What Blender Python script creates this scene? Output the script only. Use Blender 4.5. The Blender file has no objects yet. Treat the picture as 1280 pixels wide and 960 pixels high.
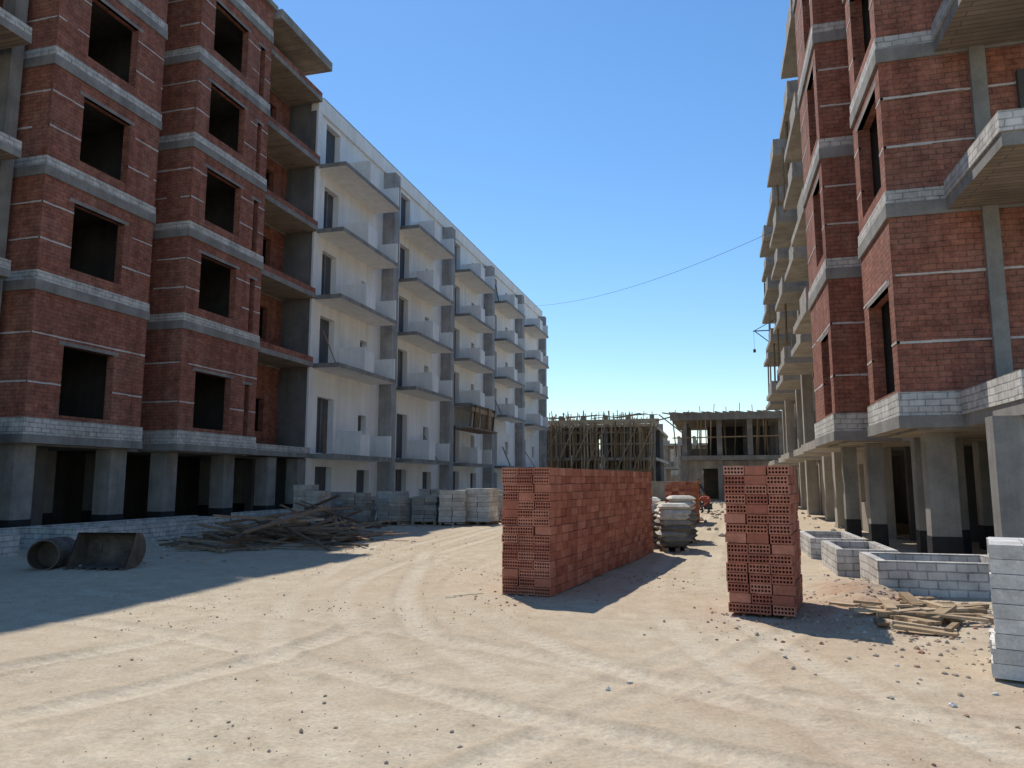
import bpy, math, random
import numpy as np
from mathutils import Vector, Matrix
random.seed(7); rng=np.random.default_rng(7)
scene=bpy.context.scene
R=math.radians
# ------------------------------------------------------------------ materials
def newmat(name):
    m=bpy.data.materials.new(name); m.use_nodes=True
    nt=m.node_tree; b=nt.nodes['Principled BSDF']
    b.inputs['Specular IOR Level'].default_value=0.2
    return m,nt,b
def N(nt,t,**k):
    n=nt.nodes.new(t)
    for a,v in k.items(): setattr(n,a,v)
    return n
def noise(nt,coord,scale,detail=4,rough=.6):
    n=N(nt,'ShaderNodeTexNoise'); n.inputs['Scale'].default_value=scale
    n.inputs['Detail'].default_value=min(detail,4); n.inputs['Roughness'].default_value=rough
    nt.links.new(coord,n.inputs['Vector']); return n.outputs['Fac']
def ramp(nt,fac,stops):
    r=N(nt,'ShaderNodeValToRGB'); e=r.color_ramp.elements
    while len(e)<len(stops): e.new(.5)
    for i,(p,c) in enumerate(stops):
        e[i].position=p; e[i].color=(c if len(c)==4 else (*c,1))
    nt.links.new(fac,r.inputs['Fac']); return r.outputs['Color']
def mix(nt,fac,a,b,mode='MIX'):
    m=N(nt,'ShaderNodeMix',data_type='RGBA',blend_type=mode)
    for i,v in ((0,fac),(6,a),(7,b)):
        if hasattr(v,'default_value') or hasattr(v,'links'): nt.links.new(v,m.inputs[i])
        else: m.inputs[i].default_value=(v if i==0 else (*v,1))
    return m.outputs[2]
def bump(nt,b,h,strength=.4,dist=.02,prev=None):
    n=N(nt,'ShaderNodeBump'); n.inputs['Strength'].default_value=strength; n.inputs['Distance'].default_value=dist
    nt.links.new(h,n.inputs['Height'])
    if prev is not None: nt.links.new(prev,n.inputs['Normal'])
    nt.links.new(n.outputs['Normal'],b.inputs['Normal']); return n.outputs['Normal']
def gray(v): return (v,v,v)
def objc(nt): return N(nt,'ShaderNodeTexCoord').outputs['Object']
def streaks(nt):
    mp=N(nt,'ShaderNodeMapping'); mp.inputs['Scale'].default_value=(1.4,1.4,.12)
    nt.links.new(objc(nt),mp.inputs['Vector']); return noise(nt,mp.outputs['Vector'],1.6,4,.65)

def brickmat(name,c1,c2,mort,w,h,ms=.008,dust=(.34,.25,.2),dustamt=.5,bs=.5,fd=.5):
    m,nt,b=newmat(name); uv=N(nt,'ShaderNodeUVMap').outputs['UV']
    nz=N(nt,'ShaderNodeTexNoise'); nz.inputs['Scale'].default_value=1.7; nz.inputs['Detail'].default_value=2; nt.links.new(uv,nz.inputs['Vector'])
    vm=N(nt,'ShaderNodeVectorMath',operation='MULTIPLY_ADD'); nt.links.new(nz.outputs['Color'],vm.inputs[0])
    vm.inputs[1].default_value=(.09,.05,0); nt.links.new(uv,vm.inputs[2])
    t=N(nt,'ShaderNodeTexBrick'); nt.links.new(vm.outputs[0],t.inputs['Vector'])
    t.inputs['Scale'].default_value=1; t.inputs['Brick Width'].default_value=w; t.inputs['Row Height'].default_value=h
    t.inputs['Mortar Size'].default_value=ms; t.inputs['Mortar Smooth'].default_value=.4; t.inputs['Bias'].default_value=0
    t.inputs['Color1'].default_value=(*c1,1); t.inputs['Color2'].default_value=(*c2,1); t.inputs['Mortar'].default_value=(*c1,1)
    o=objc(nt)
    n1=noise(nt,o,.9,4,.7); n2=noise(nt,o,16,4,.75); n5=noise(nt,o,4,4,.7)
    c=mix(nt,ramp(nt,n2,[(.4,gray(0)),(.75,gray(fd))]),t.outputs['Color'],dust)
    c=mix(nt,ramp(nt,n1,[(.45,gray(0)),(.68,gray(dustamt))]),c,dust)
    jm=N(nt,'ShaderNodeMath',operation='MULTIPLY'); nt.links.new(t.outputs['Fac'],jm.inputs[0]); nt.links.new(ramp(nt,n5,[(.3,gray(1)),(.65,gray(.5))]),jm.inputs[1])
    c=mix(nt,jm.outputs[0],c,mort)
    c=mix(nt,.8,c,ramp(nt,n5,[(.3,gray(.62)),(.7,gray(1.18))]),'MULTIPLY')
    c=mix(nt,.8,c,ramp(nt,streaks(nt),[(.35,gray(.7)),(.6,gray(1.05))]),'MULTIPLY')
    nt.links.new(c,b.inputs['Base Color']); b.inputs['Roughness'].default_value=.95
    inv=N(nt,'ShaderNodeMath',operation='MULTIPLY_ADD'); inv.inputs[1].default_value=-1; nt.links.new(t.outputs['Fac'],inv.inputs[0])
    sc=N(nt,'ShaderNodeMath',operation='MULTIPLY'); sc.inputs[1].default_value=.5; nt.links.new(n2,sc.inputs[0]); nt.links.new(sc.outputs[0],inv.inputs[2])
    bump(nt,b,inv.outputs[0],bs,.016)
    return m
def plainmat(name,c1,c2,scale=2,rough=.9,bs=.3,strk=.6,fine=25):
    m,nt,b=newmat(name); o=objc(nt)
    c=ramp(nt,noise(nt,o,scale,4,.65),[(.3,c1),(.7,c2)])
    if strk>0: c=mix(nt,strk,c,ramp(nt,streaks(nt),[(.32,gray(.62)),(.62,gray(1.08))]),'MULTIPLY')
    f=noise(nt,o,fine,3,.7)
    c=mix(nt,.5,c,ramp(nt,f,[(.3,gray(.8)),(.7,gray(1.12))]),'MULTIPLY')
    nt.links.new(c,b.inputs['Base Color']); b.inputs['Roughness'].default_value=rough
    bump(nt,b,f,bs,.01); return m
M={}
M['brick']=brickmat('red_brick',(.38,.14,.09),(.25,.085,.06),(.12,.072,.058),.25,.105,.010,(.38,.22,.165),.45)
M['wbrick']=brickmat('white_brick',(.68,.66,.62),(.57,.55,.51),(.24,.23,.21),.25,.118,.013,(.48,.44,.39),.4)
M['conc']=plainmat('concrete',(.20,.19,.175),(.33,.315,.29),1.5)
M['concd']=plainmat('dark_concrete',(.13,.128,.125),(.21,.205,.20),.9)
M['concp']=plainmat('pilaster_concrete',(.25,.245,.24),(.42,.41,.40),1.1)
M['concw']=plainmat('warm_concrete',(.30,.27,.23),(.43,.395,.345),1.2)
M['int']=plainmat('shaded_interior',(.07,.067,.065),(.12,.115,.11),1)  # darker copy of concrete, room shade put into its colour
M['bit']=plainmat('bitumen',(.018,.018,.02),(.035,.035,.038),3,.7)
M['plaster']=plainmat('white_plaster',(.78,.77,.745),(.88,.87,.85),.8,.85,.12,.3)
M['mortar']=plainmat('white_mortar',(.5,.47,.44),(.64,.6,.56),6)
M['opening']=plainmat('hazy_dark_opening',(.085,.09,.105),(.13,.135,.15),1.2,.7,.1,.5)  # hazy, unlit room tone put into the colour of opening panels
m,nt,b=newmat('soffit_boards'); uv=N(nt,'ShaderNodeUVMap').outputs['UV']
t=N(nt,'ShaderNodeTexBrick'); nt.links.new(uv,t.inputs['Vector']); t.inputs['Scale'].default_value=1
t.inputs['Brick Width'].default_value=3; t.inputs['Row Height'].default_value=.14; t.inputs['Mortar Size'].default_value=.008
t.inputs['Color1'].default_value=(.36,.30,.23,1); t.inputs['Color2'].default_value=(.26,.22,.175,1); t.inputs['Mortar'].default_value=(.12,.10,.08,1)
c=mix(nt,.8,t.outputs['Color'],ramp(nt,noise(nt,objc(nt),1.5,4),[(.3,gray(.65)),(.7,gray(1.15))]),'MULTIPLY')
nt.links.new(c,b.inputs['Base Color']); b.inputs['Roughness'].default_value=.9; M['soffit']=m
def rndmat(name,stops,rough=.9,scale=9,bs=.3):
    m,nt,b=newmat(name); a=N(nt,'ShaderNodeAttribute',attribute_name='rnd'); o=objc(nt)
    c=ramp(nt,a.outputs['Fac'],stops)
    f=noise(nt,o,scale,4,.7); f2=noise(nt,o,scale*7,3,.7)
    c=mix(nt,.9,c,ramp(nt,f,[(.3,gray(.68)),(.7,gray(1.2))]),'MULTIPLY')
    c=mix(nt,.6,c,ramp(nt,f2,[(.3,gray(.75)),(.7,gray(1.15))]),'MULTIPLY')
    nt.links.new(c,b.inputs['Base Color']); b.inputs['Roughness'].default_value=rough
    bump(nt,b,f2,bs,.008); return m
M['clay']=rndmat('hollow_clay',[(0,(.35,.12,.08)),(.5,(.47,.18,.115)),(.85,(.53,.235,.16)),(1,(.56,.33,.25))],.92,5)
M['wood']=rndmat('timber',[(0,(.12,.08,.055)),(.4,(.22,.15,.10)),(.8,(.34,.24,.16)),(1,(.5,.4,.3))],.85,6)
M['woody']=rndmat('yellow_timber',[(0,(.24,.17,.10)),(.5,(.40,.29,.18)),(1,(.55,.43,.29))],.85,3)
M['stone']=rndmat('stones',[(0,(.30,.26,.21)),(.3,(.40,.34,.27)),(.7,(.5,.43,.34)),(.9,(.38,.20,.14)),(1,(.6,.57,.52))],.95,20)
M['wblock']=rndmat('white_block',[(0,(.50,.48,.45)),(.5,(.62,.60,.56)),(1,(.72,.70,.66))],.92,6)
M['tile']=rndmat('tile_boxes',[(0,(.2,.175,.15)),(.3,(.36,.32,.28)),(.65,(.52,.48,.42)),(1,(.68,.65,.6))],.8,4)
M['bag']=rndmat('cement_sacks',[(0,(.13,.12,.105)),(.35,(.28,.26,.22)),(.7,(.55,.51,.44)),(1,(.74,.70,.62))],.7,6,.5)
M['rust']=plainmat('rusty_steel',(.07,.055,.045),(.17,.13,.10),4,.65,.4)
M['black']=plainmat('black_cable',(.012,.012,.012),(.02,.02,.02),4)
M['steel']=plainmat('steel',(.16,.15,.14),(.25,.23,.22),6,.5)
M['green']=plainmat('green_string',(.10,.26,.20),(.13,.32,.26),6,.6)
M['skin']=plainmat('skin',(.25,.13,.08),(.3,.16,.1),6,.6,.1,0)
M['shirtr']=plainmat('red_shirt',(.38,.10,.07),(.45,.13,.09),6,.9,.1,0)
M['shirtb']=plainmat('dark_shirt',(.05,.06,.09),(.08,.09,.12),6,.9,.1,0)
M['hair']=plainmat('hair',(.01,.01,.01),(.02,.015,.01),6,.8,.1,0)

# ------------------------------------------------------------------ mesh builder
class MB:
    def __init__(s): s.v=[];s.f=[];s.uv=[];s.m=[];s.r=[];s.sm=[];s.mats=[]
    def mi(s,k):
        if k not in s.mats: s.mats.append(k)
        return s.mats.index(k)
    def face(s,pts,mat,r=None,M4=None,n=None,smooth=False):
        P=[Vector(p) for p in pts]
        if n is None:
            nn=(P[1]-P[0]).cross(P[2]-P[1])
            ax=max(range(3),key=lambda i:abs(nn[i]))
        else: ax=n
        i0=len(s.v)
        for p in P:
            s.uv.append((p.y,p.z) if ax==0 else ((p.x,p.z) if ax==1 else (p.x,p.y)))
            s.v.append(tuple(M4@p) if M4 is not None else tuple(p))
        s.f.append(list(range(i0,i0+len(P)))); s.m.append(s.mi(mat)); s.r.append(random.random() if r is None else r); s.sm.append(smooth)
    def box(s,x0,x1,y0,y1,z0,z1,mat,M4=None,r=None,soff=None):
        if x0>x1:x0,x1=x1,x0
        if y0>y1:y0,y1=y1,y0
        if z0>z1:z0,z1=z1,z0
        if r is None:r=random.random()
        a=(x0,y0,z0);b=(x1,y0,z0);c=(x1,y1,z0);d=(x0,y1,z0);e=(x0,y0,z1);f=(x1,y0,z1);g=(x1,y1,z1);h=(x0,y1,z1)
        s.face((a,d,c,b),soff or mat,r,M4,2); s.face((e,f,g,h),mat,r,M4,2)
        s.face((a,b,f,e),mat,r,M4,1); s.face((c,d,h,g),mat,r,M4,1)
        s.face((b,c,g,f),mat,r,M4,0); s.face((d,a,e,h),mat,r,M4,0)
    def beam(s,p,q,w,t,mat,r=None):
        p=Vector(p);q=Vector(q);d=q-p;L=d.length
        rot=d.to_track_quat('X','Z').to_matrix().to_4x4()
        s.box(0,L,-w/2,w/2,-t/2,t/2,mat,Matrix.Translation(p)@rot,r)
    def build(s,name,parent=None):
        me=bpy.data.meshes.new(name); me.from_pydata(s.v,[],s.f)
        for k in s.mats: me.materials.append(M[k])
        me.polygons.foreach_set('material_index',s.m); me.polygons.foreach_set('use_smooth',s.sm)
        u=me.uv_layers.new(name='UVMap'); arr=np.array(s.uv,dtype=np.float32).ravel()
        u.data.foreach_set('uv',arr)
        at=me.attributes.new('rnd','FLOAT','FACE'); at.data.foreach_set('value',s.r)
        me.update(); o=bpy.data.objects.new(name,me); scene.collection.objects.link(o)
        if parent: o.parent=parent
        return o
def empty(name):
    e=bpy.data.objects.new(name,None); scene.collection.objects.link(e); return e

def wallX(mb,xo,o,y0,y1,z0,z1,ops,mat,t=.25):
    xi=xo-o*t
    cuts=sorted(set([y0,y1]+[v for op in ops for v in op[:2] if y0<v<y1]))
    for a,b in zip(cuts[:-1],cuts[1:]):
        m_=(a+b)/2; holes=sorted([(op[2],op[3]) for op in ops if op[0]<m_<op[1]]); z=z0
        for h0,h1 in holes:
            if h0>z: mb.box(xo,xi,a,b,z,h0,mat)
            z=max(z,h1)
        if z<z1: mb.box(xo,xi,a,b,z,z1,mat)
L=[2.75,6.75,9.85,12.95,16.05,19.15]; TOP=20.3

def bay(W,Cn,o,xf,y0,y1,xb,wins):
    for k in range(len(L)):
        z0=L[k]; z1=L[k+1] if k+1<len(L) else TOP
        ops=[]
        if k+1<len(L):
            for (a,b,s0,s1) in wins: ops.append((a+random.uniform(-.03,.03),b+random.uniform(-.03,.03),z0+s0,z0+s1+random.uniform(-.03,.03)))
        wallX(W,xf,o,y0,y1,z0,z1,ops,'brick')
        W.box(xf-o*.25,xb,y0,y0+.25,z0,z1,'brick')
        W.box(xf-o*.25,xb,y1-.25,y1,z0,z1,'brick')
        W.box(xf-o*.26,xb,y0+.252,y0+.27,z0,z1-.27,'int'); W.box(xf-o*.26,xb,y1-.27,y1-.252,z0,z1-.27,'int')  # thin dark linings added so rooms behind windows look unlit
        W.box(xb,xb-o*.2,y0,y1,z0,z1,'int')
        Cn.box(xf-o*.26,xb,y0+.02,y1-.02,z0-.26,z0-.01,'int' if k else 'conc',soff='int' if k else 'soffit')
        if k==0:
            pr=.07
            Cn.box(xf-o*.2,xf+o*pr,y0-pr,y1+pr,z0-.22,z0,'conc',soff='soffit')
            Cn.box(xf-o*.2,xb,y0-pr,y0+.2,z0-.22,z0,'conc',soff='soffit')
            W.box(xf-o*.1,xf+o*.05,y0-.05,y1+.05,z0+.002,z0+.43,'wbrick')
            W.box(xf-o*.1,xb,y0-.05,y0+.1,z0+.002,z0+.43,'wbrick')
        else:
            pr=.045
            Cn.box(xf-o*.1,xf+o*pr,y0-pr,y1+pr,z0-.27,z0,'conc')
            Cn.box(xf-o*.1,xb,y0-pr,y0+.1,z0-.27,z0,'conc')
            W.box(xf-o*.1,xf+o*.03,y0-.03,y1+.03,z0+.002,z0+.25,'wbrick')
            W.box(xf-o*.1,xb,y0-.03,y0+.1,z0+.002,z0+.25,'wbrick')
        if k+1<len(L):
            for dz in ((1.35,2.62) if k==0 else (1.12,2.1)):
                zz=z0+dz; segs=[(y0,y1)]
                for (a,b,s0,s1) in ops:
                    if s0<zz<s1:
                        ns=[]
                        for (p,q) in segs:
                            if a>p: ns.append((p,min(q,a)))
                            if b<q: ns.append((max(p,b),q))
                        segs=ns
                for p,q in segs:
                    p_=p
                    while p_<q-.01:
                        q_=min(q,p_+random.uniform(.2,.6))
                        if random.random()>.06: W.box(xf-o*.05,xf+o*random.uniform(.004,.010),p_,q_,zz-.012-random.random()*.018,zz+.012+random.random()*.016,'mortar')
                        p_=q_
                xs=xf-o*.05
                while abs(xb-xs)>.02:
                    xe=xs-o*min(abs(xb-xs),random.uniform(.2,.6))
                    if random.random()>.06: W.box(xs,xe,y0-random.uniform(.004,.01),y0+.05,zz-.012-random.random()*.018,zz+.012+random.random()*.016,'mortar')
                    xs=xe
            for (a,b,s0,s1) in ops:
                Cn.box(xf-o*.1,xf+o*.006,a-.15,b+.15,s1,s1+.1,'conc')
# ================================================================= LEFT BRICK BUILDING
P=empty('unfinished_brick_apartment_building'); W=MB(); C=MB()
o=1; XB=-22
bay(W,C,o,-16.7,14.6,18.5,XB,[(15.6,17.35,.55,2.42)])
bay(W,C,o,-16.45,19.8,23.9,XB,[(20.5,22.4,.55,2.42),(23.2,23.5,.3,2.3)])
def recess(xw,y0,y1,ops,bal=None,curb=True,mat='brick',top=TOP):
    for k in range(6):
        z0=L[k]; z1=L[k+1] if k<5 else top
        if z1-z0>.05: wallX(W,xw,o,y0,y1,z0,z1,[(a,b,z0+c_,z0+d_) for a,b,c_,d_ in ops] if k<5 else [],mat)
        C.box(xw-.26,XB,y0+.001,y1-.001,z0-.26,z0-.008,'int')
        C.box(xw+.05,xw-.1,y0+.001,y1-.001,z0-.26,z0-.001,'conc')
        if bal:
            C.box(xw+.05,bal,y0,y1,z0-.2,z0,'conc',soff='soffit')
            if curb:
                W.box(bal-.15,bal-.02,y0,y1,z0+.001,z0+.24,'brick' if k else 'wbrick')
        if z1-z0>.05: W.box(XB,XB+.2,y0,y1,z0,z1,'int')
recess(-17.9,18.5,19.8,[])
recess(-18.6,23.9,28.66,[(24.6,25.6,.02,2.3),(26.6,27.6,.9,2.3)],-16.9)
recess(-18.3,5.0,14.6,[(12.2,13.6,.02,2.3),(7,9,.9,2.3)])
for k in range(6):
    C.box(-18.25,-16.6,6.0,13.8,L[k]-.2,L[k],'conc',soff='soffit')
    W.box(-16.75,-16.62,6.0,13.8,L[k]+.001,L[k]+.24,'wbrick'); W.box(-18.25,-16.76,13.65,13.79,L[k]+.001,L[k]+.24,'wbrick')
C.box(-18.0,-17.55,14.05,14.4,0,TOP,'conc')
C.box(-18.3,XB,5.0,5.25,2.75,TOP,'brick')
C.box(-22,-16.25,24.2,28.3,20.15,20.55,'conc',soff='soffit')
for yy in (24.6,27.7): C.box(-18.9,-18.6,yy,yy+.3,19.2,20.15,'conc')
C.box(-18.6,-22,23.95,28.6,19.16,19.3,'conc')
C.box(-16.75,-22,14.7,23.8,TOP-.3,TOP-.05,'conc'); C.box(-18.3,-22,5.2,14.65,TOP-.3,TOP-.05,'conc')
C.box(-16.3,-16.9,14.5,24.0,TOP,TOP+.2,'conc')
for y in (6.5,9.5,12.2,15.0,18.1,20.3,23.3,26.0,28.2):
    for x in (-17.3,-19.9):
        w=.35 if x==-17.3 else .3
        C.box(x-w/2-.1,x+w/2+.1,y-.3,y+.3,0,2.5,'conc'); C.box(x-w/2-.11,x+w/2+.11,y-.31,y+.31,0,.6,'bit')
for y in (11.0,16.6,22,27): C.box(-18.9,-18.6,y,y+.5,0,2.5,'concd')
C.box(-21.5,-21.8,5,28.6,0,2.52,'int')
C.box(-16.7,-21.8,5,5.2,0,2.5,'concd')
for (x0,x1,y0,y1) in [(-16.2,-16.05,8,20.5),(-16.05,-14.6,14.2,14.35),(-16.05,-14.6,19.8,19.95),(-14.6,-14.45,14.2,19.95),(-14.4,-14.25,8,12.6),(-16.05,-14.4,12.45,12.6),(-16.2,-16.05,22.4,26.5)]:
    W.box(x0,x1,y0,y1,0,.48,'wbrick')
W.build('brick_walls',P); C.build('concrete_frame',P)

# ================================================================= WHITE BUILDING
P=empty('white_apartment_building'); W=MB(); C=MB(); D=MB()
xw=-17.2; YN,YF=28.72,75.0
bays=[(28.72,37.4),(37.4,46.6),(46.6,56.0),(56.0,65.6),(65.6,75.0)]
for bi,(a,b) in enumerate(bays):
    for k in range(-1,5):
        z0=0 if k<0 else L[k]; z1=L[k+1]
        ys=a+.9
        if k<0: ops=[(ys,ys+1.5,0.05,2.2),(ys+4.0,ys+5.4,.9,2.1)]
        else:
            h=2.35
            ops=[(ys,ys+1.35,z0+.06,z0+h),(ys+4.0,ys+4.75,z0+1.15,z0+1.95)]
            if k==0: ops=[(ys,ys+1.5,z0+.06,z0+2.6),(ys+4.0,ys+4.9,z0+1.0,z0+2.1)]
        if bi==4 and k>0: ops=ops[:1]
        wallX(W,xw,1,a,b,z0,z1,ops,'plaster',.3)
        for op in ops:
            D.box(xw-.30,xw-.33,op[0]-.05,op[1]+.05,op[2]-.05,op[3]+.05,'opening')  # flat panel fills the opening in place of a hazy interior
            if random.random()<.5 and op[3]-op[2]>1.5:
                D.box(xw-.26,xw-.22,(op[0]+op[1])/2-.03,(op[0]+op[1])/2+.03,op[2],op[3],'steel')
        if k>=0:
            by0,by1=a+.2,a+6.25
            zt=z0+random.uniform(-.02,.02); xo=xw+1.45+random.uniform(-.04,.05)
            if k==0 : xo=xw+1.3
            C.box(xw+.002,xo,by0,by1,zt-.2,zt,'conc',soff='plaster')
            if k>0 or bi<3:
                px=by0+2.55
                W.box(xw+.003,xo-.05,px,px+.12,zt+.001,zt+1.15,'plaster')
                W.box(xo-.17,xo-.05,px+.121,px+1.0,zt+.001,zt+1.0,'plaster')
                W.box(xw+.003,xo-.06,by1-.14,by1-.02,zt+.001,zt+1.1,'plaster')
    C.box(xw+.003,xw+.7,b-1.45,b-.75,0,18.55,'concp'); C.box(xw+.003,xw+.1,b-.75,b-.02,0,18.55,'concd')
W.box(xw+.12,xw-.25,YN-.05,YF,18.6,19.35,'plaster')
W.box(xw+.1,xw+.004,YN-.04,YN+.35,0,18.6,'plaster')
C.box(xw+.11,xw-.2,YN+.4,YF,19.352,19.42,'conc')
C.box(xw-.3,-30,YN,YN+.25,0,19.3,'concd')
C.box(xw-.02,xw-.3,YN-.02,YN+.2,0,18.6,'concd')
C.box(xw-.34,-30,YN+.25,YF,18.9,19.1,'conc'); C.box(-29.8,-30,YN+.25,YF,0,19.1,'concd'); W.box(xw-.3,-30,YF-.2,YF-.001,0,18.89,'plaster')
for y in (30,33,46,58,70): C.box(-22,-24.5,y,y+2.5,19.1,21.3,'plaster')
C.box(-19.5,-19.2,28.9,29.1,19.1,20.2,'concd'); C.box(-18,-21,28.8,29.3,20.0,20.15,'concd')
for i in range(9): D.beam((-15.7+random.uniform(-.05,.05),47+i*.65,5.2),(-15.6,47+i*.65+random.uniform(-.1,.1),6.7),.5,.03,'wood')
D.box(-15.75,-15.55,46.9,52.7,6.2,6.5,'woody'); D.box(-16.9,-15.4,47.2,52.4,5.0,5.12,'wood')
D.box(-15.75,-15.7,55.6,56.9,5.2,6.2,'plaster')
for i in range(12):
    bi=random.randrange(5); k=random.randrange(0,5); y=bays[bi][0]+random.uniform(.5,5.8); x=xw+random.uniform(.3,1.1)
    D.beam((x,y,L[k]+.02),(xw+.15,y+random.uniform(-.5,.5),L[k]+random.uniform(1.0,1.8)),.12,.04,'wood')
W.build('plaster_walls',P); C.build('balcony_slabs_and_columns',P); D.build('opening_infills_and_formwork',P)

# ================================================================= RIGHT BRICK BUILDING
P=empty('unfinished_brick_apartment_building'); W=MB(); C=MB(); o=-1; XB=10.5
bay(W,C,o,3.32,14.7,17.4,XB,[(15.1,16.9,.5,2.5)])
bay(W,C,o,2.85,19.0,22.4,XB,[(19.45,20.7,.5,2.5)])
for k in range(6):
    z0=L[k]; z1=L[k+1] if k<5 else TOP
    W.box(4.3,4.55,17.4,19.0,z0,z1,'brick'); C.box(4.25,10,17.41,18.99,z0-.25,z0-.01,'conc',soff='soffit')
C.box(4.86,5.12,14.62,14.8,0,TOP,'conc'); C.box(7.4,7.7,14.6,14.8,0,TOP,'conc')
for k in range(6):
    z0=L[k]
    C.box(4.3,10,11.95,14.64,z0-.22,z0,'conc',soff='soffit')
    h=.42 if k==0 else .32
    W.box(4.27,4.42,11.92,14.62,z0+.002,z0+h,'wbrick'); W.box(4.42,10,11.92,12.06,z0+.002,z0+h,'wbrick')
    if k<5:
        W.box(5.6,6.5,14.6,14.695,z0+.01,z0+2.3,'int')  # dark panel on the wall stands in for an unlit doorway
C.box(3.32,10.4,14.8,22.3,TOP-.3,TOP-.05,'conc')
cols=[(3.95,12.2,.4,.3),(3.9,15.6,.5,.35),(4.1,17.3,.35,.3),(3.6,19.6,.35,.3),(3.4,21.8,.35,.3),(6.2,12.3,.3,.4),(6.0,15.6,.3,.4),(6.0,19.6,.3,.4),(4.9,17.9,.3,.3),(8,15.5,.3,.4),(8.2,12.4,.3,.4)]
for x,y,w,d in cols:
    C.box(x,x+w,y,y+d,0,2.53,'conc'); C.box(x-.01,x+w+.01,y-.01,y+d+.01,0,.55,'bit')
C.box(9.5,9.7,9,24,0,2.5,'int'); C.box(5.0,9.5,22.0,22.2,0,2.5,'int')
W.build('brick_walls',P); C.build('concrete_frame',P)

# ================================================================= RIGHT CONCRETE ROW
P=empty('unfinished_concrete_apartment_building'); W=MB(); C=MB(); D=MB()
def xr(y): return 2.2+.026*y
stacks=[(22.75,26.4),(27.9,31.3),(32.8,36.6),(38.4,42.6),(44.4,48.6),(50.4,54.8)]
for si,(a,b) in enumerate(stacks):
    xm=xr((a+b)/2)+(.15 if si%2 else -.05)
    for k in range(0,5):
        z0=L[k]+random.uniform(-.03,.03); xo=xm+random.uniform(-.08,.08)
        C.box(xo,xm+1.6,a,b,z0-.24,z0,'concw',soff='concw')
        if k>0:
            D.box(xo+.02,xo+.14,a+.02,a+(b-a)*.45,z0+.001,z0+.5,'concw')
            D.box(xo+.15,xm+1.55,a+.02,a+.14,z0+.001,z0+.5,'concp')
            D.box(xm+.5,xm+1.55,(a+b)/2,(a+b)/2+.12,z0+.001,z0+1.4,'concw')
    C.box(xm+1.1,xm+1.55,b+.3,b+.8,0,18.2,'concw')
for k in range(-1,5):
    z0=0 if k<0 else L[k]; z1=L[k+1]
    for si,(a,b) in enumerate(stacks):
        x=xr((a+b)/2)+1.65; y0=22.45 if si==0 else (stacks[si-1][1]+a)/2; y1=(b+stacks[si+1][0])/2 if si<5 else 56
        wallX(W,x,-1,y0,y1,z0,z1,[(a+.4,a+1.6,z0+.05,z0+2.3),(b-1.3,b-.6,z0+.9,z0+2.1)],'concw')
        W.box(x+2,x+2.2,y0,y1,z0,z1-.26,'int')
        C.box(x-.06,x+6,y0,y1-.002,z1-.25,z1-.003,'conc')
W.box(10.3,10.5,22.4,56,0,19.1,'int'); W.box(5.4,10.3,55.75,56,0,19.1,'concw')
C.box(5.2,10.5,22.5,56,19.11,19.3,'conc')
H=D
H.beam((2.75,49.5,11.2),(4.2,49.5,11.2),.06,.06,'rust'); H.beam((2.85,49.5,11.2),(4.0,49.5,10.2),.05,.05,'rust'); H.beam((2.8,49.5,11.2),(4.3,49.5,12.0),.04,.04,'rust')
H.beam((2.8,49.5,11.2),(2.8,49.5,10.0),.015,.015,'black'); H.box(2.72,2.88,49.42,49.58,9.8,10.0,'rust')
for i in range(14):
    y=random.uniform(24,54); k=random.choice([1,2,3]); x=xr(y)+.25
    H.beam((x,y,L[k]),(x+.05,y+.05,L[k+1]-.2),.07,.07,'woody')
W.build('rear_walls',P); C.build('balcony_slabs_and_columns',P); D.build('parapets_and_hoist',P)

# ================================================================= FAR CONCRETE FRAME
P=empty('concrete_frame_building'); C=MB(); D=MB()
Y=60
for z,(x0,x1) in ((6.75,(-3.2,7)),(3.5,(-2.6,7))):
    C.box(x0,x1,Y,Y+14,z-.35,z,'conc',soff='soffit')
C.box(-3.25,7,Y-.3,Y-.002,6.3,6.85,'conc')
for x in (-2.4,0.3,2.6,4.9,6.8):
    for yy in (Y+.3,Y+5,Y+9.5,Y+13): C.box(x,x+.4,yy,yy+.4,0,6.4,'concd' if yy>Y+1 else 'conc')  # inner columns get a darker concrete, shade put into colour
C.box(-2.6,-.9,Y+.6,Y+.8,0,3.1,'concw'); C.box(1.6,6.5,Y+.6,Y+.8,0,3.1,'concw'); C.box(-.9,1.6,Y+7,Y+7.2,0,3.1,'int'); C.box(-.9,1.6,Y+.6,Y+.8,2.5,3.1,'concw')
C.box(-2.6,7,Y+13.5,Y+13.7,3.5,4.6,'concw'); C.box(-.5,7,Y+10,Y+10.2,3.5,6.4,'int')
for i in range(30):
    x=random.uniform(-3.1,6.5); D.beam((x,Y+random.random()*3,3.5),(x+random.uniform(-.2,.2),Y+random.random()*3,6.4),.08,.08,random.choice(['wood','woody']))
D.beam((-3.1,Y-.1,4.9),(6.8,Y-.1,5.0),.07,.09,'woody')
for i in range(20):
    x=-3.4+i*.5; D.beam((x-random.uniform(.2,.8),Y-.5,6.9),(x+random.uniform(.3,1),Y+3,7.0),.09,.09,'woody')
    if i%2: D.beam((x,Y+1,6.7),(x+random.uniform(-.1,.1),Y+1,7.0+random.uniform(.2,.7)),.05,.05,'wood')
D.beam((-4.4,Y,6.3),(-1.8,Y,6.95),.1,.1,'wood'); D.beam((-4.2,Y+1,6.9),(-2.4,Y+1,5.4),.1,.1,'wood')
C.build('concrete_frame',P); D.build('timber_shores',P)
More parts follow.
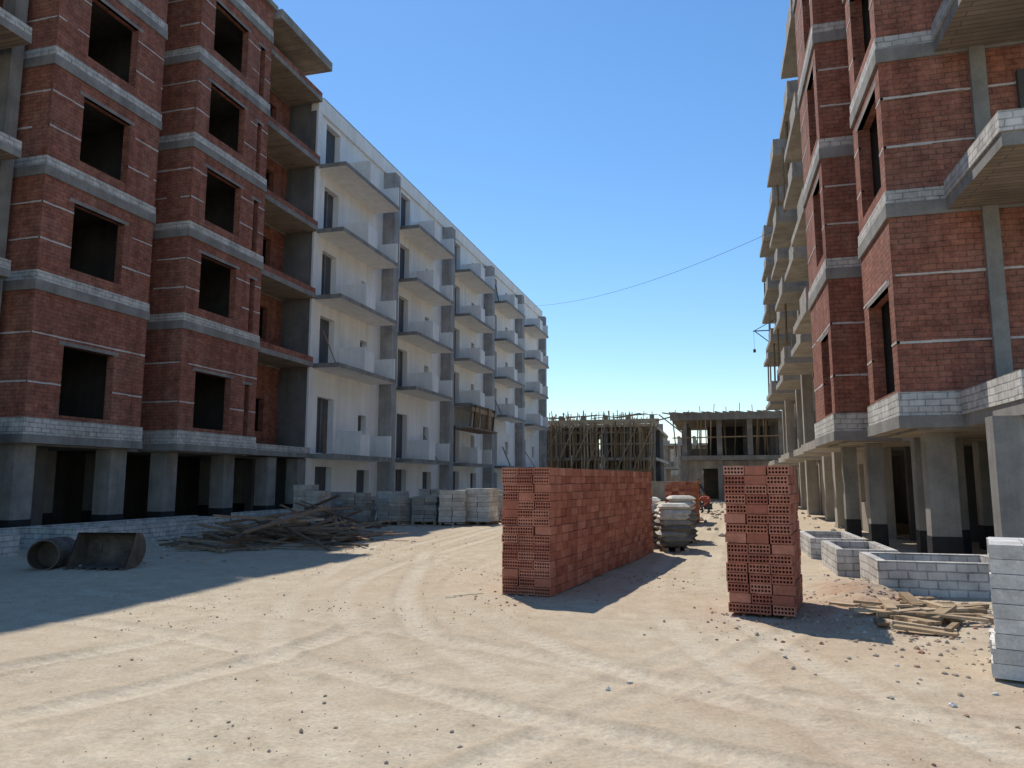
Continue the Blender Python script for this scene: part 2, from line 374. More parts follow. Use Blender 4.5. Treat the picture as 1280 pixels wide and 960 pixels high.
# ================================================================= FAR SCAFFOLDED BUILDING
P=empty('building_with_timber_scaffolding'); C=MB(); D=MB()
Y=76; X0,X1=-18.5,-5.6
for z in (3.9,7.3):
    C.box(X0,X1,Y,Y+22,z-.3,z,'concw',soff='soffit')
for x in np.linspace(X0+.4,X1-.6,6):
    for yy in (Y+.4,Y+7,Y+14): C.box(x,x+.45,yy,yy+.45,0,8.3,'conc')
for zi,(za,zb) in enumerate(((0,3.6),(3.9,7.0))):
    for i in range(130):
        x=random.uniform(X0,X1); yy=Y+random.choice([-.9,-.3,.1,.8,1.6,3])
        D.beam((x,yy,za),(x+random.uniform(-.15,.15),yy+random.uniform(-.1,.1),zb+(.5 if yy<Y else 0)),.10,.10,'woody')
    for z in (za+1.3,za+2.5):
        D.beam((X0,Y-.35,z),(X1,Y-.32,z+random.uniform(-.1,.1)),.1,.1,'woody'); D.beam((X0,Y-.95,z+.2),(X1,Y-.92,z+random.uniform(-.1,.1)),.1,.1,'woody')
    for i in range(8):
        x=X0+i*1.6; D.beam((x,Y-.97,za),(x+1.5,Y-.97,zb),.08,.08,'woody')
for i in range(110):
    x=random.uniform(X0,X1+.3); h=random.uniform(.3,1.6)
    D.beam((x,Y+random.uniform(-.4,3),7.0),(x+random.uniform(-.15,.15),Y+random.uniform(0,3),7.3+h),.08,.08,'woody')
D.box(X0,X1+.4,Y-.3,Y-.22,7.3,7.8,'woody')
for i in range(14):
    x=random.uniform(X0,X1-2); D.beam((x,Y-.2,7.9+random.random()*.3),(x+random.uniform(1.5,3.5),Y,8.0+random.random()*.4),.1,.07,'woody')
C.box(X0,-12,Y+4,Y+4.2,0,7,'int'); C.box(-12,X1,Y+6,Y+6.2,0,7,'int')
D.box(-11,-7,Y-1.4,Y-1.2,0,1.2,'concw')
C.build('concrete_frame',P); D.build('timber_scaffold',P)
# a further skeleton behind the gap
P=empty('concrete_frame_building'); C=MB(); D=MB()
for z in (3.4,6.6): C.box(-9,4,104,116,z-.3,z,'concw',soff='soffit')
for x in np.linspace(-8.8,3.4,7):
    for yy in (104.2,109,115): C.box(x,x+.4,yy,yy+.4,0,7.6,'concw')
for i in range(40):
    x=random.uniform(-9,4); D.beam((x,104,3.4),(x+.1,104,6.3),.1,.1,'woody')
C.build('concrete_frame',P); D.build('timber_shores',P)
P=MB()
for i in range(24): P.box(-60+i*5,-55.05+i*5,118,118.2,0,2.4+.1*(i%2),'concw')
P.build('boundary_wall')
for i,(x,y,w,h) in enumerate([(-9,150,7,8),(-2,190,9,7),(-16,170,8,9),(9,165,10,8),(-40,210,30,10),(22,200,26,9)]):
    B=MB(); e=empty('distant_house')
    B.box(x,x+w,y,y+8,0,h,'concw'); B.box(x-.2,x+w+.2,y-.2,y+8.2,h,h+.4,'plaster')
    for k in range(int(h//3)):
        for j in range(int(w//2)): B.box(x+.6+j*2,x+1.5+j*2,y-.03,y+.1,1+k*3,2.2+k*3,'opening')
    B.build('walls_and_windows',e)
B=MB(); B.box(-5.2,-2.4,58,58.3,0,1.5,'concw'); B.box(-5.2,-4.9,58.3,66,0,1.5,'concw'); B.build('retaining_wall')

# ================================================================= BRICK STACKS
def hollow_end(mb,x0,x1,z0,z1,y,mat,Mx,nx=6,nz=2,r=.5):
    w=(x1-x0);h=(z1-z0); hw=w/(nx+ (nx+1)*.55); fw=hw*.55; hh=h/(nz+(nz+1)*.75); fh=hh*.75
    xs=[x0];zs=[z0]
    for i in range(nx): xs+= [xs[-1]+fw, xs[-1]+fw+hw]
    xs.append(x1)
    for i in range(nz): zs+= [zs[-1]+fh, zs[-1]+fh+hh]
    zs.append(z1)
    for i in range(len(xs)-1):
        for j in range(len(zs)-1):
            a,b,c,d=xs[i],xs[i+1],zs[j],zs[j+1]
            if i%2 and j%2:
                e=y+.09
                mb.face(((a,e,c),(b,e,c),(b,e,d),(a,e,d)),mat,0,Mx)
                mb.face(((a,y,c),(b,y,c),(b,e,c),(a,e,c)),mat,r,Mx); mb.face(((a,y,d),(a,e,d),(b,e,d),(b,y,d)),mat,r,Mx)
                mb.face(((a,y,c),(a,e,c),(a,e,d),(a,y,d)),mat,r,Mx); mb.face(((b,y,c),(b,y,d),(b,e,d),(b,e,c)),mat,r,Mx)
            else: mb.face(((a,y,c),(b,y,c),(b,y,d),(a,y,d)),mat,r,Mx)
def brick_stack(name,corner,ang,width,length,height,cols=3,hole_p=.8):
    mb=MB(); bw=width/cols; bh=.1185; rows=int(round(height/bh)); bl=.25; nd=max(1,int(round(length/bl)))
    T=Matrix.Translation((corner[0],corner[1],0))@Matrix.Rotation(R(ang),4,'Z')
    for r_ in range(rows):
        lean=math.sin(r_*1.3)*.008
        for d in range(nd):
            for c in range(cols):
                if 0<c<cols-1 and 0<d<nd-1 and r_<rows-1: continue
                if r_==rows-1 and random.random()<.05: continue
                jx=random.uniform(-.012,.012)+lean; jy=random.uniform(-.008,.008)*(1 if d else 1.8); jz=random.uniform(-.002,.002)
                x0=c*bw+.004+jx;x1=(c+1)*bw-.004+jx;y0=d*bl+.003+jy;y1=(d+1)*bl-.003+jy;z0=r_*bh+.003+jz;z1=(r_+1)*bh-.003+jz
                Mx=T@Matrix.Translation(((x0+x1)/2,(y0+y1)/2,0))@Matrix.Rotation(random.uniform(-.025,.025),4,'Z')@Matrix.Translation((-(x0+x1)/2,-(y0+y1)/2,0))
                rr=random.random()*.8+ (.2 if r_==rows-1 else 0)
                if d==0 and random.random()<hole_p:
                    mb.box(x0,x1,y0+.092,y1,z0,z1,'clay',Mx,rr)
                    hollow_end(mb,x0,x1,z0,z1,y0,'clay',Mx,r=rr)
                    A=(x0,y0,z0);B_=(x0,y0+.092,z0);Cc=(x0,y0+.092,z1);Dd=(x0,y0,z1)
                    mb.face((A,Dd,Cc,B_),'clay',rr,Mx)
                    mb.face([(x1,p[1],p[2]) for p in (A,B_,Cc,Dd)],'clay',rr,Mx)
                    mb.face([(x0,y0,z1),(x1,y0,z1),(x1,y0+.092,z1),(x0,y0+.092,z1)],'clay',rr,Mx)
                else:
                    mb.box(x0,x1,y0,y1,z0,z1,'clay',Mx,rr)
                    if c==cols-1 or c==0:
                        xx=x1 if c==cols-1 else x0; s=1 if c==cols-1 else -1
                        for q in (.22,.5,.78):
                            zc=z0+(z1-z0)*q; mb.box(xx-s*.004,xx+s*.003,y0+.004,y1-.004,zc-.009,zc+.009,'clay',Mx,rr)
    return mb.build(name)
brick_stack('hollow_brick_stack',(-2.97,10.33),-7.5,.74,6.75,1.77,hole_p=.9)
brick_stack('hollow_brick_stack',(.11,9.65),-10,.77,1.3,1.72)
brick_stack('hollow_brick_stack',(-1.75,27.5),-5,1.0,2.0,1.5,4)

# ================================================================= WHITE BRICK STACK
mb=MB(); T=Matrix.Translation((2.17,7.05,0))@Matrix.Rotation(R(-17),4,'Z')
for r_ in range(9):
    off=-.04 if r_<2 else 0
    for c in range(5):
        for d in range(8):
            if 0<c<4 and 0<d<7 and r_<8: continue
            j=lambda:random.uniform(-.010,.010)
            jx,jy=j(),j()
            mb.box(off+c*.25+.004+jx,off+(c+1)*.25-.004+jx,d*.125+.003+jy,(d+1)*.125-.003+jy,r_*.119+.003,(r_+1)*.119-.002,'wblock',T)
mb.build('white_brick_stack')

# ================================================================= PLANTER WALLS right
for (x0,x1,y0,y1,h) in [(2.2,4.0,11.7,13.1,.46),(1.95,2.9,13.7,15.6,.44),(1.85,2.9,16.4,18.8,.42)]:
    mb=MB()
    t=.13
    mb.box(x0,x1,y0,y0+t,-.05,h,'wbrick'); mb.box(x0,x0+t,y0+t,y1-t,-.05,h,'wbrick'); mb.box(x0,x1,y1-t,y1,-.05,h,'wbrick'); mb.box(x1-t,x1,y0+t,y1-t,-.05,h,'wbrick')
    mb.box(x0+t,x1-t,y0+t,y1-t,-.1,.12,'stone')
    mb.build('white_brick_foundation_wall')

# ================================================================= PALLETS OF TILES
for i,(x,y) in enumerate([(-13.9,24.3),(-12.6,24.9),(-11.3,25.2),(-10.2,25.6),(-9.1,25.3),(-8.2,25.9),(-12.2,27.0),(-10.7,27.4),(-9.3,27.6),(-14.2,26.3),(-8.0,28.2),(-13.2,22.6)]):
    mb=MB(); T=Matrix.Translation((x,y,0))@Matrix.Rotation(random.uniform(-.25,.25),4,'Z')
    for q in (-.45,0,.38): mb.box(q,q+.1,-.45,.45,0,.1,'wood',T)
    for q in range(6): mb.box(-.48,.5,-.45+q*.155,-.35+q*.155,.101,.122,'wood',T)
    h=.124; top=random.uniform(.75,1.3); br=random.uniform(0,.6)
    while h<top:
        hh=random.choice([.10,.14,.2])
        for cx in (-.45,.02):
            for cy in (-.43,0.0):
                if h+hh>top and random.random()<.4: continue
                jx=random.uniform(-.02,.02)
                mb.box(cx+jx,cx+.455+jx,cy,cy+.41,h,h+hh-.008,'tile',T,min(1,br+random.random()*.4))
        h+=hh
    mb.build('pallet_of_tile_boxes')

# ================================================================= CEMENT SACKS
def sack(mb,T,r):
    nx,ny=9,7; g={}
    for s in (1,-1):
        for i in range(nx):
            for j in range(ny):
                u=-1+2*i/(nx-1); v=-1+2*j/(ny-1)
                z=s*.072*((1-u**6)*(1-v**4))**.5
                g[s,i,j]=(u*.36*(1-.05*v*v),v*.235*(1-.06*u*u),z)
        for i in range(nx-1):
            for j in range(ny-1):
                q=[g[s,i,j],g[s,i+1,j],g[s,i+1,j+1],g[s,i,j+1]]
                if s<0:q=q[::-1]
                mb.face(q,'bag',r,T,2,True)
def sackpile(cx,cy,ang,nx,ny,nl):
    mb=MB(); T0=Matrix.Translation((cx,cy,0))@Matrix.Rotation(R(ang),4,'Z')
    for q in (-.5,0,.4): mb.box(q*nx*.5,q*nx*.5+.1,-ny*.24,ny*.24,0,.1,'wood',T0)
    for l in range(nl):
        for i in range(nx):
            for j in range(ny):
                if l==nl-1 and random.random()<.3: continue
                T=T0@Matrix.Translation(((i-(nx-1)/2)*.68+random.uniform(-.05,.05),(j-(ny-1)/2)*.45+random.uniform(-.03,.03),.17+l*.118+random.uniform(-.008,.008)))@Matrix.Rotation(random.uniform(-.2,.2),4,'Z')@Matrix.Rotation(random.uniform(-.08,.08),4,'X')
                r=random.uniform(.1,.5) if l<nl-3 else random.uniform(.75,1)  # lower sacks darker, top layers paler: shade and sunlight put into colour
                sack(mb,T,r)
    return mb.build('cement_sack_pile')
sackpile(-.98,17.7,8,1,3,8); sackpile(-1.75,18.9,8,1,3,9); sackpile(-.85,20.2,5,1,3,9)

# ================================================================= LUMBER
def lumber(name,cx,cy,sx,sy,n,h,lmin,lmax,wmat='wood',a0=0,aspread=.6,tilt=.09):
    mb=MB()
    for i in range(n):
        l=random.uniform(lmin,lmax); x=cx+random.gauss(0,sx); y=cy+random.gauss(0,sy)
        d=math.hypot((x-cx)/(sx*2.2),(y-cy)/(sy*2.2)); z=max(.03,h*(1-d)*random.random()+.03)
        a=a0+random.gauss(0,aspread); t=random.uniform(-tilt,tilt)
        dx,dy=math.cos(a)*l/2,math.sin(a)*l/2; dz=min(z-.02,abs(t*l/2))*(1 if t>0 else -1)
        mb.beam((x-dx,y-dy,z-dz),(x+dx,y+dy,z+dz),random.choice([.1,.12,.06]),random.choice([.03,.05,.06]),wmat)
    return mb.build(name)
lumber('timber_pile',-11.0,17.2,1.1,.9,75,.8,1.2,3.6,'wood',.3,.8,.25)
lumber('timber_pile',-12.5,21.8,.9,.9,45,.95,1.0,2.8,'wood',1.2,1.2,.4)
lumber('timber_debris',2.35,10.0,.38,.5,48,.14,.2,.8,'woody',-.3,1.5)

# ================================================================= LOADER BUCKET + DRUM
mb=MB(); T=Matrix.Translation((-10.75,11.35,0))@Matrix.Rotation(R(10),4,'Z')@Matrix.Scale(.75,4); w=.75
prof=[(-.5,.03),(-.1,.05)]+[( -.1+.42*math.sin(t),.47-.42*math.cos(t)) for t in np.linspace(.1,2.7,9)]+[(-.12,.86)]
for (a,b) in zip(prof[:-1],prof[1:]):
    n_=Vector((-(b[1]-a[1]),b[0]-a[0])).normalized()*.03
    for s in (0,1):
        k=n_*s
        q=[(-w,a[0]+k.x,a[1]+k.y),(w,a[0]+k.x,a[1]+k.y),(w,b[0]+k.x,b[1]+k.y),(-w,b[0]+k.x,b[1]+k.y)]
        mb.face(q if s else q[::-1],'rust',.5,T)
for s in (-1,1):
    for dx in (0,.03): mb.face([(s*(w-dx),p_[0],p_[1]) for p_ in prof],'rust',.5,T)
for i in range(6): mb.box(-w+.05+i*.28,-w+.14+i*.28,-.65,-.45,.02,.07,'rust',T)
for s in (-.4,.4): mb.box(s-.03,s+.03,.25,.55,.3,.75,'rust',T)
mb.build('loader_bucket')
mb=MB(); T=Matrix.Translation((-11.75,11.1,.27))@Matrix.Rotation(R(25),4,'Z'); n=24
rr=[(-.42,.25),(-.42,.27),(-.15,.27),(-.14,.28),(-.12,.27),(.12,.27),(.14,.28),(.15,.27),(.42,.27),(.42,.25)]
ring=lambda q:[(q[1]*math.cos(2*math.pi*i/n),q[0],q[1]*math.sin(2*math.pi*i/n)) for i in range(n)]
for a_,b_ in zip(rr[:-1],rr[1:]):
    A=ring(a_);B=ring(b_)
    for i in range(n): mb.face((A[i],A[(i+1)%n],B[(i+1)%n],B[i]),'rust',.4,T,None,False)
A=ring((-.42,.25));B=ring((-.05,.25))
for i in range(n): mb.face((A[i],B[i],B[(i+1)%n],A[(i+1)%n]),'rust',.2,T)
mb.face(B,'rust',.1,T); mb.face(ring((.42,.25)),'rust',.4,T)
mb.build('steel_drum')

# ================================================================= PEOPLE
def worker(name,loc,rotz,pose,shirt):
    e=empty(name)
    T=Matrix.Translation(loc)@Matrix.Rotation(rotz,4,'Z')
    J=pose
    def skin(nm,pts,edges,rad,mat,root=0):
        me=bpy.data.meshes.new(nm); me.from_pydata([tuple(T@Vector(p)) for p in pts],edges,[]); ob=bpy.data.objects.new(nm,me)
        scene.collection.objects.link(ob); ob.parent=e; me.materials.append(M[mat])
        sk=ob.modifiers.new('s','SKIN')
        for i,r_ in enumerate(rad):
            me.skin_vertices[0].data[i].radius=(r_,r_); me.skin_vertices[0].data[i].use_root=(i==root)
        sk.use_smooth_shade=True
        ss=ob.modifiers.new('u','SUBSURF'); ss.levels=1; ss.render_levels=2; return ob
    pts=[J[k] for k in ('pel','chest','neck','shl','ell','wrl','shr','elr','wrr')]
    skin('shirt',pts,[(0,1),(1,2),(1,3),(3,4),(4,5),(1,6),(6,7),(7,8)],[.15,.17,.07,.08,.055,.04,.08,.055,.04],shirt)
    pts=[J[k] for k in ('pel','hl','kl','al','tl','hr','kr','ar','tr')]
    skin('trousers',pts,[(0,1),(1,2),(2,3),(3,4),(0,5),(5,6),(6,7),(7,8)],[.15,.1,.075,.05,.045,.1,.075,.05,.045],'shirtb')
    h=Vector(J['head'])
    skin('head',[tuple(Vector(J['neck'])),tuple(h),tuple(h+Vector((0,0,.09))),tuple(h+Vector((0,-.11,.0)))],[(0,1),(1,2),(1,3)],[.055,.09,.08,.015],'skin',1)
    skin('hair',[tuple(h+Vector((0,.03,.06))),tuple(h+Vector((0,.02,.13)))],[(0,1)],[.09,.07],'hair')
    for s in ('l','r'):
        w_=Vector(J['wr'+s]); el=Vector(J['el'+s]); d=(w_-el).normalized(); side=d.cross(Vector((0,1,0.2))).normalized()
        pts=[tuple(w_),tuple(w_+d*.08)];ed=[(0,1)];ra=[.03,.035]
        for q,l in ((-.03,.07),(-.01,.08),(.012,.075),(.032,.06)):
            i=len(pts); pts+= [tuple(w_+d*(.085)+side*q),tuple(w_+d*(.085+l)+side*q*1.2)]; ed+=[(1,i),(i,i+1)]; ra+=[.01,.008]
        i=len(pts); pts.append(tuple(w_+d*.06-side*.07)); ed.append((0,i)); ra.append(.01)
        skin('hand_'+s,pts,ed,ra,'skin')
stand=dict(pel=(0,0,.92),chest=(0,-.12,1.22),neck=(0,-.22,1.42),head=(0,-.28,1.53),shl=(-.19,-.15,1.34),ell=(-.25,-.28,1.08),wrl=(-.2,-.45,.9),shr=(.19,-.15,1.34),elr=(.26,-.25,1.08),wrr=(.2,-.42,.88),
  hl=(-.1,0,.88),kl=(-.13,-.06,.48),al=(-.13,.02,.08),tl=(-.14,-.15,.04),hr=(.1,0,.88),kr=(.15,-.1,.48),ar=(.17,.0,.08),tr=(.18,-.17,.04))
crouch=dict(pel=(0,.1,.32),chest=(0,-.08,.62),neck=(0,-.2,.8),head=(0,-.27,.9),shl=(-.19,-.12,.74),ell=(-.24,-.36,.56),wrl=(-.12,-.52,.38),shr=(.19,-.12,.74),elr=(.25,-.36,.55),wrr=(.12,-.5,.36),
  hl=(-.1,.08,.32),kl=(-.18,-.3,.5),al=(-.16,-.08,.08),tl=(-.17,-.26,.04),hr=(.1,.08,.32),kr=(.2,-.3,.5),ar=(.17,-.08,.08),tr=(.18,-.26,.04))
worker('construction_worker',(-.95,40.5,0),R(40),stand,'shirtb')
worker('construction_worker',(-.4,37.5,0),R(-30),crouch,'shirtr')

# ================================================================= CABLE
def tube(name,pts,r,mat):
    cu=bpy.data.curves.new(name,'CURVE'); cu.dimensions='3D'; sp=cu.splines.new('POLY'); sp.points.add(len(pts)-1)
    for i,p in enumerate(pts): sp.points[i].co=(*p,1)
    cu.bevel_depth=r; cu.bevel_resolution=1; ob=bpy.data.objects.new(name,cu); scene.collection.objects.link(ob); cu.materials.append(M[mat]); return ob
A=Vector((-17.6,73,19.6)); B=Vector((3.9,42.5,15.6)); pts=[]
for i in range(33):
    t=i/32; p=A.lerp(B,t); p.z-=4*.95*t*(1-t); pts.append(p)
tube('overhead_cable',pts,.011,'black')

# ================================================================= GROUND
def axis(lo,f0,f1,hi,step,ratio=1.12):
    c=list(np.arange(f0,f1+1e-6,step)); s=step; v=f1
    while v<hi: s*=ratio; v+=s; c.append(v)
    s=step; v=f0
    while v>lo: s*=ratio; v-=s; c.insert(0,v)
    return np.array(c)
gx=axis(-900,-8.5,4.6,900,.038,1.1); gy=axis(-300,3.2,14.5,1500,.038,1.1)
X,Yg=np.meshgrid(gx,gy)
def vnoise(x,y,seed):
    xi=np.floor(x).astype(int); yi=np.floor(y).astype(int); fx=x-xi; fy=y-yi; fx=fx*fx*(3-2*fx); fy=fy*fy*(3-2*fy)
    def h(a,b): 
        n=(a*374761393+b*668265263+seed*1442695041)&0x7fffffff; n=((n^(n>>13))*1274126177)&0x7fffffff; return ((n^(n>>16))&0xffff)/65535.
    return (h(xi,yi)*(1-fx)+h(xi+1,yi)*fx)*(1-fy)+(h(xi,yi+1)*(1-fx)+h(xi+1,yi+1)*fx)*fy
def fbm(x,y,s,seed,o=4):
    t=0;a=.5
    for i in range(o): t=t+a*(vnoise(x*s,y*s,seed+i)-.5); s*=2.1;a*=.5
    return t
fade=np.clip(1-(np.hypot(X+2,Yg-10)-20)/30,0,1)
rough=np.clip(fbm(X,Yg,.5,33,3)*3+.5,.08,1)
Z=(.11*fbm(X,Yg,.35,1,3)+.03*fbm(X,Yg,1.7,9,4)+.05*np.abs(fbm(X,Yg,6,21,4))*rough)*fade
def pair(pts,off=.95):
    P_=np.array(pts,dtype=float); d=np.gradient(P_,axis=0); n_=np.stack([d[:,1],-d[:,0]],1)/np.hypot(d[:,0],d[:,1])[:,None]
    return [P_+n_*off*.9,P_-n_*off*.9]
tracks=pair([(3.2,1),(1.6,4.2),(.1,8),(-.55,12),(-.5,17),(-.2,25),(.3,45)],.48)+pair([(.8,1),(-1.5,4.5),(-4.2,8),(-6,13),(-6.6,20),(-6.5,40)],.85)\
  +pair([(3.6,3.0),(1,4.3),(-2,6.6),(-4.6,10.5),(-5.2,16),(-5.5,30)],.85)+pair([(-7.5,2),(-5.2,4.6),(-4.6,8),(-5.8,12),(-7.5,18),(-7.8,30)],.85)\
  +pair([(-9,8.2),(-6,7.6),(-3,6.6),(.2,5.4),(4.5,4.6)],.8)+pair([(-2.5,2),(-1.4,4.5),(-.2,7),(.5,8.6)],.2)
tr=np.zeros_like(X); rd=np.zeros_like(X); sel=(Yg>0)&(Yg<46)&(X>-12)&(X<7)
xs_,ys_=X[sel],Yg[sel]; zs_=Z[sel]; fs=fade[sel]; t1=np.zeros_like(xs_); r1=np.zeros_like(xs_)
for ti,P_ in enumerate(tracks):
    pts=[]
    for i in range(len(P_)-1):
        p0=P_[max(i-1,0)];p1=P_[i];p2=P_[i+1];p3=P_[min(i+2,len(P_)-1)]
        for t in np.linspace(0,1,7,endpoint=False):
            pts.append(.5*((2*p1)+(-p0+p2)*t+(2*p0-5*p1+4*p2-p3)*t*t+(-p0+3*p1-3*p2+p3)*t**3))
    pts.append(P_[-1]); pts=np.array(pts); seg=np.hypot(*(pts[1:]-pts[:-1]).T); cum=np.concatenate([[0],np.cumsum(seg)])
    best=np.full(xs_.shape,9e9); al=np.zeros_like(xs_)
    for i in range(len(pts)-1):
        a_=pts[i]; d=pts[i+1]-a_; l2=d@d
        t=np.clip(((xs_-a_[0])*d[0]+(ys_-a_[1])*d[1])/l2,0,1); dx=xs_-a_[0]-t*d[0]; dy=ys_-a_[1]-t*d[1]; ds=np.hypot(dx,dy)
        m_=ds<best; best=np.where(m_,ds,best); al=np.where(m_,cum[i]+t*seg[i],al)
    ww=.15; ab=best+.03*(vnoise(xs_*3,ys_*3,140+ti)-.5)
    rut=np.exp(-(ab/ww)**4); ridge=np.exp(-((ab-.21)/.045)**2)
    tread=np.clip(np.sin(al*2*math.pi/.13+ab*22)*2.5,-1,1)*rut
    amp=np.clip(-.15+1.6*vnoise(xs_*.6,ys_*.6,60+ti)*(.65+.45*vnoise(xs_*4,ys_*4,90+ti)),0,1.05)
    zs_=zs_*(1-.6*rut*np.minimum(amp,1))+fs*amp*(-.020*rut+.016*ridge+.006*tread)
    t1=np.maximum(t1,rut*amp*(.8+.2*tread)); r1=np.maximum(r1,ridge*amp)
Z[sel]=zs_; tr[sel]=t1; rd[sel]=r1
Z+=.22*np.exp(-((X-1.9)/.55)**2-((Yg-11.4)/1.3)**2)*(1+.8*fbm(X,Yg,4,77))
ny,nx=X.shape
vv=np.stack([X.ravel(),Yg.ravel(),Z.ravel()],1)
idx=np.arange(nx*ny).reshape(ny,nx); F=np.stack([idx[:-1,:-1],idx[:-1,1:],idx[1:,1:],idx[1:,:-1]],-1).reshape(-1,4)
me=bpy.data.meshes.new('ground'); me.vertices.add(len(vv)); me.vertices.foreach_set('co',vv.astype(np.float32).ravel())
me.loops.add(F.size); me.loops.foreach_set('vertex_index',F.astype(np.int32).ravel()); me.polygons.add(len(F))
me.polygons.foreach_set('loop_start',np.arange(0,F.size,4,dtype=np.int32)); me.polygons.foreach_set('loop_total',np.full(len(F),4,dtype=np.int32))
me.update(calc_edges=True); me.polygons.foreach_set('use_smooth',[True]*len(F))
red=np.clip(.5*np.exp(-(((X-1.6)/2.6)**2+((Yg-5.6)/2.2)**2))+.9*np.exp(-(((X-1.7)/.8)**2+((Yg-11)/2.2)**2))+.6*np.exp(-(((X-.6)/1.0)**2+((Yg-9.6)/.9)**2))+.4*np.exp(-(((X+2.2)/1.2)**2+((Yg-12)/4)**2)),0,1)
for nm,ar in (('red',red),('track',tr),('ridge',rd)):
    at=me.attributes.new(nm,'FLOAT','POINT'); at.data.foreach_set('value',ar.astype(np.float32).ravel())
g=bpy.data.objects.new('ground',me); scene.collection.objects.link(g)
m,nt,b=newmat('sandy_ground'); oc=objc(nt)
n1=noise(nt,oc,.35,4,.65); n2=noise(nt,oc,3,4,.7); n3=noise(nt,oc,30,4,.75); n4=noise(nt,oc,1.1,4,.6)
c=ramp(nt,n2,[(.3,(.43,.355,.25)),(.55,(.53,.45,.33)),(.75,(.61,.53,.405))])
c=mix(nt,ramp(nt,n1,[(.38,gray(0)),(.62,gray(.6))]),c,(.46,.365,.26))
ra=N(nt,'ShaderNodeAttribute',attribute_name='red'); rm=N(nt,'ShaderNodeMath',operation='MULTIPLY'); nt.links.new(ra.outputs['Fac'],rm.inputs[0])
rr=ramp(nt,n4,[(.35,gray(.1)),(.6,gray(.95))]); nt.links.new(rr,rm.inputs[1])
c=mix(nt,rm.outputs[0],c,(.40,.26,.175))
def attrmix(nm,k,col,c):
    ta=N(nt,'ShaderNodeAttribute',attribute_name=nm); tm=N(nt,'ShaderNodeMath',operation='MULTIPLY'); tm.inputs[1].default_value=k; nt.links.new(ta.outputs['Fac'],tm.inputs[0])
    return mix(nt,tm.outputs[0],c,col)
c=attrmix('track',.5,(.65,.575,.45),c); c=attrmix('ridge',.3,(.38,.30,.21),c)
c=mix(nt,.8,c,ramp(nt,n3,[(.3,gray(.75)),(.7,gray(1.16))]),'MULTIPLY')
vo=N(nt,'ShaderNodeTexVoronoi'); vo.inputs['Scale'].default_value=38; nt.links.new(oc,vo.inputs['Vector'])
pm=N(nt,'ShaderNodeMath',operation='MULTIPLY'); nt.links.new(ramp(nt,vo.outputs['Distance'],[(.12,gray(.8)),(.22,gray(0))]),pm.inputs[0]); nt.links.new(ramp(nt,n4,[(.5,gray(0)),(.6,gray(1))]),pm.inputs[1])
c=mix(nt,pm.outputs[0],c,(.36,.29,.215))
nt.links.new(c,b.inputs['Base Color']); b.inputs['Roughness'].default_value=1
b.inputs['Specular IOR Level'].default_value=.05
hh=N(nt,'ShaderNodeMath',operation='MULTIPLY_ADD'); nt.links.new(n3,hh.inputs[0]); hh.inputs[1].default_value=.4; nt.links.new(n2,hh.inputs[2])
bump(nt,b,hh.outputs[0],.6,.035)
me.materials.append(m)
def gz(x,y):
    i=min(max(np.searchsorted(gx,x)-1,0),nx-2); j=min(max(np.searchsorted(gy,y)-1,0),ny-2); return Z[j,i]
for (x,y,l) in [(-3.4,10.0,.7),(-.1,4.25,.3)]:
    a=random.random()*3; pts=[]
    for i in range(25):
        px_=x+l*(i/24-.5)*math.cos(a)+.04*math.sin(i*.5); py_=y+l*(i/24-.5)*math.sin(a)+.03*math.cos(i*.45); pts.append((px_,py_,gz(px_,py_)+.012))
    tube('plastic_strapping',pts,.004,'green')
mb=MB()
def stone(x,y,s,r,mat='stone'):
    z=gz(x,y)+s*.2; fl=random.uniform(.5,.9)
    d=[(1,0,0),(-1,0,0),(0,1,0),(0,-1,0),(0,0,1),(0,0,-1)]
    ex=[Vector(p)*random.uniform(.7,1.25) for p in d]+[Vector((a,b_,c_)).normalized()*random.uniform(.75,1.1) for a in (-1,1) for b_ in (-1,1) for c_ in (-1,1)]
    Rm=Matrix.Rotation(random.random()*6.3,3,'Z')
    ex=[Rm@Vector((p.x*s,p.y*s*random.uniform(.8,1),p.z*s*fl))+Vector((x,y,z)) for p in ex]
    quads={0:(10,12,13,11),1:(6,7,9,8),2:(8,9,13,12),3:(6,10,11,7),4:(7,11,13,9),5:(6,8,12,10)}
    for c_,q in quads.items():
        for i in range(4): mb.face((ex[c_],ex[q[i]],ex[q[(i+1)%4]]),mat,r)
n=0
while n<2900:
    y=3.2+17*random.random()**1.6; x=random.uniform(-9.5,5.2)
    dens=vnoise(np.array([x*.7]),np.array([y*.7]),5)[0]
    if random.random()>dens**3*1.6: continue
    s=min(.018,.0028*(.6+random.paretovariate(2.4))*(1+.05*y)); stone(x,y,s,random.random()); n+=1
for i in range(600):
    x=random.gauss(2.3,.75); y=random.gauss(9.6,1.4)
    if y>3.2: stone(x,y,random.uniform(.008,.033),random.random())
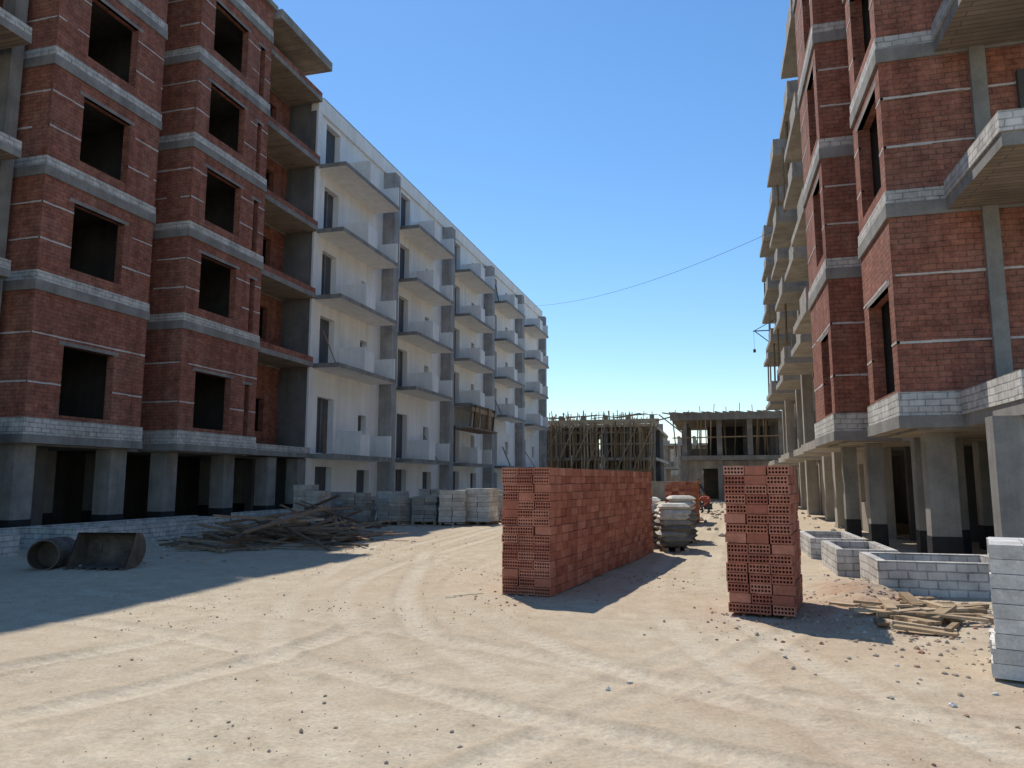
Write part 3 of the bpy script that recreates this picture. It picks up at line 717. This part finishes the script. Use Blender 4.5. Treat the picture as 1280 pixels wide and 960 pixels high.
for i in range(260):
    x=random.gauss(-13,2.2); y=random.gauss(17,4.5); stone(x,y,random.uniform(.03,.08),random.random()*.8)
for i in range(260):
    x,y=random.choice([(-2.6,10.1),(.5,9.4),(-1.4,12.5),(1.0,10.2)]); stone(random.gauss(x,.5),random.gauss(y,.6),random.uniform(.008,.028),random.uniform(.82,.93))
for i in range(200):
    x=random.uniform(-2,4); y=random.uniform(22,55); stone(x,y,random.uniform(.03,.14),random.random())
for (x,y) in [(-.85,5.95),(-.7,6.15),(1.6,6.2),(2.0,6.6)]: stone(x,y,.03,1.0)
mb.build('scattered_rubble')
# ================================================================= WORLD / SUN / CAMERA
EL=R(51.7); sx,sy=-.558,.83
w=bpy.data.worlds.new('World'); scene.world=w; w.use_nodes=True; nt=w.node_tree
sky=N(nt,'ShaderNodeTexSky',sky_type='NISHITA'); sky.sun_disc=False; sky.sun_elevation=EL; sky.sun_rotation=math.atan2(sx,sy)%(2*math.pi)
sky.altitude=0; sky.air_density=1.15; sky.dust_density=.05; sky.ozone_density=3.5
hs=N(nt,'ShaderNodeHueSaturation'); hs.inputs['Saturation'].default_value=1.18
nt.links.new(sky.outputs[0],hs.inputs['Color'])
nt.links.new(hs.outputs[0],nt.nodes['Background'].inputs[0]); nt.nodes['Background'].inputs[1].default_value=.15
sd=bpy.data.lights.new('sun','SUN'); sd.energy=4.6; sd.angle=R(.53); sd.color=(1,.94,.85); so=bpy.data.objects.new('sun',sd); scene.collection.objects.link(so)
v=Vector((sx*math.cos(EL),sy*math.cos(EL),math.sin(EL))); so.rotation_euler=v.to_track_quat('Z','Y').to_euler(); so.location=(0,0,60)
cd=bpy.data.cameras.new('camera'); cd.sensor_width=36; cd.lens=920/1280*36; cd.clip_end=4000; cd.clip_start=.05
co=bpy.data.objects.new('camera',cd); scene.collection.objects.link(co); co.location=(0,0,1.6); co.rotation_euler=(R(90+7.43),0,R(15.25)); scene.camera=co
scene.view_settings.view_transform='Standard'; scene.view_settings.look='None'; scene.view_settings.exposure=0
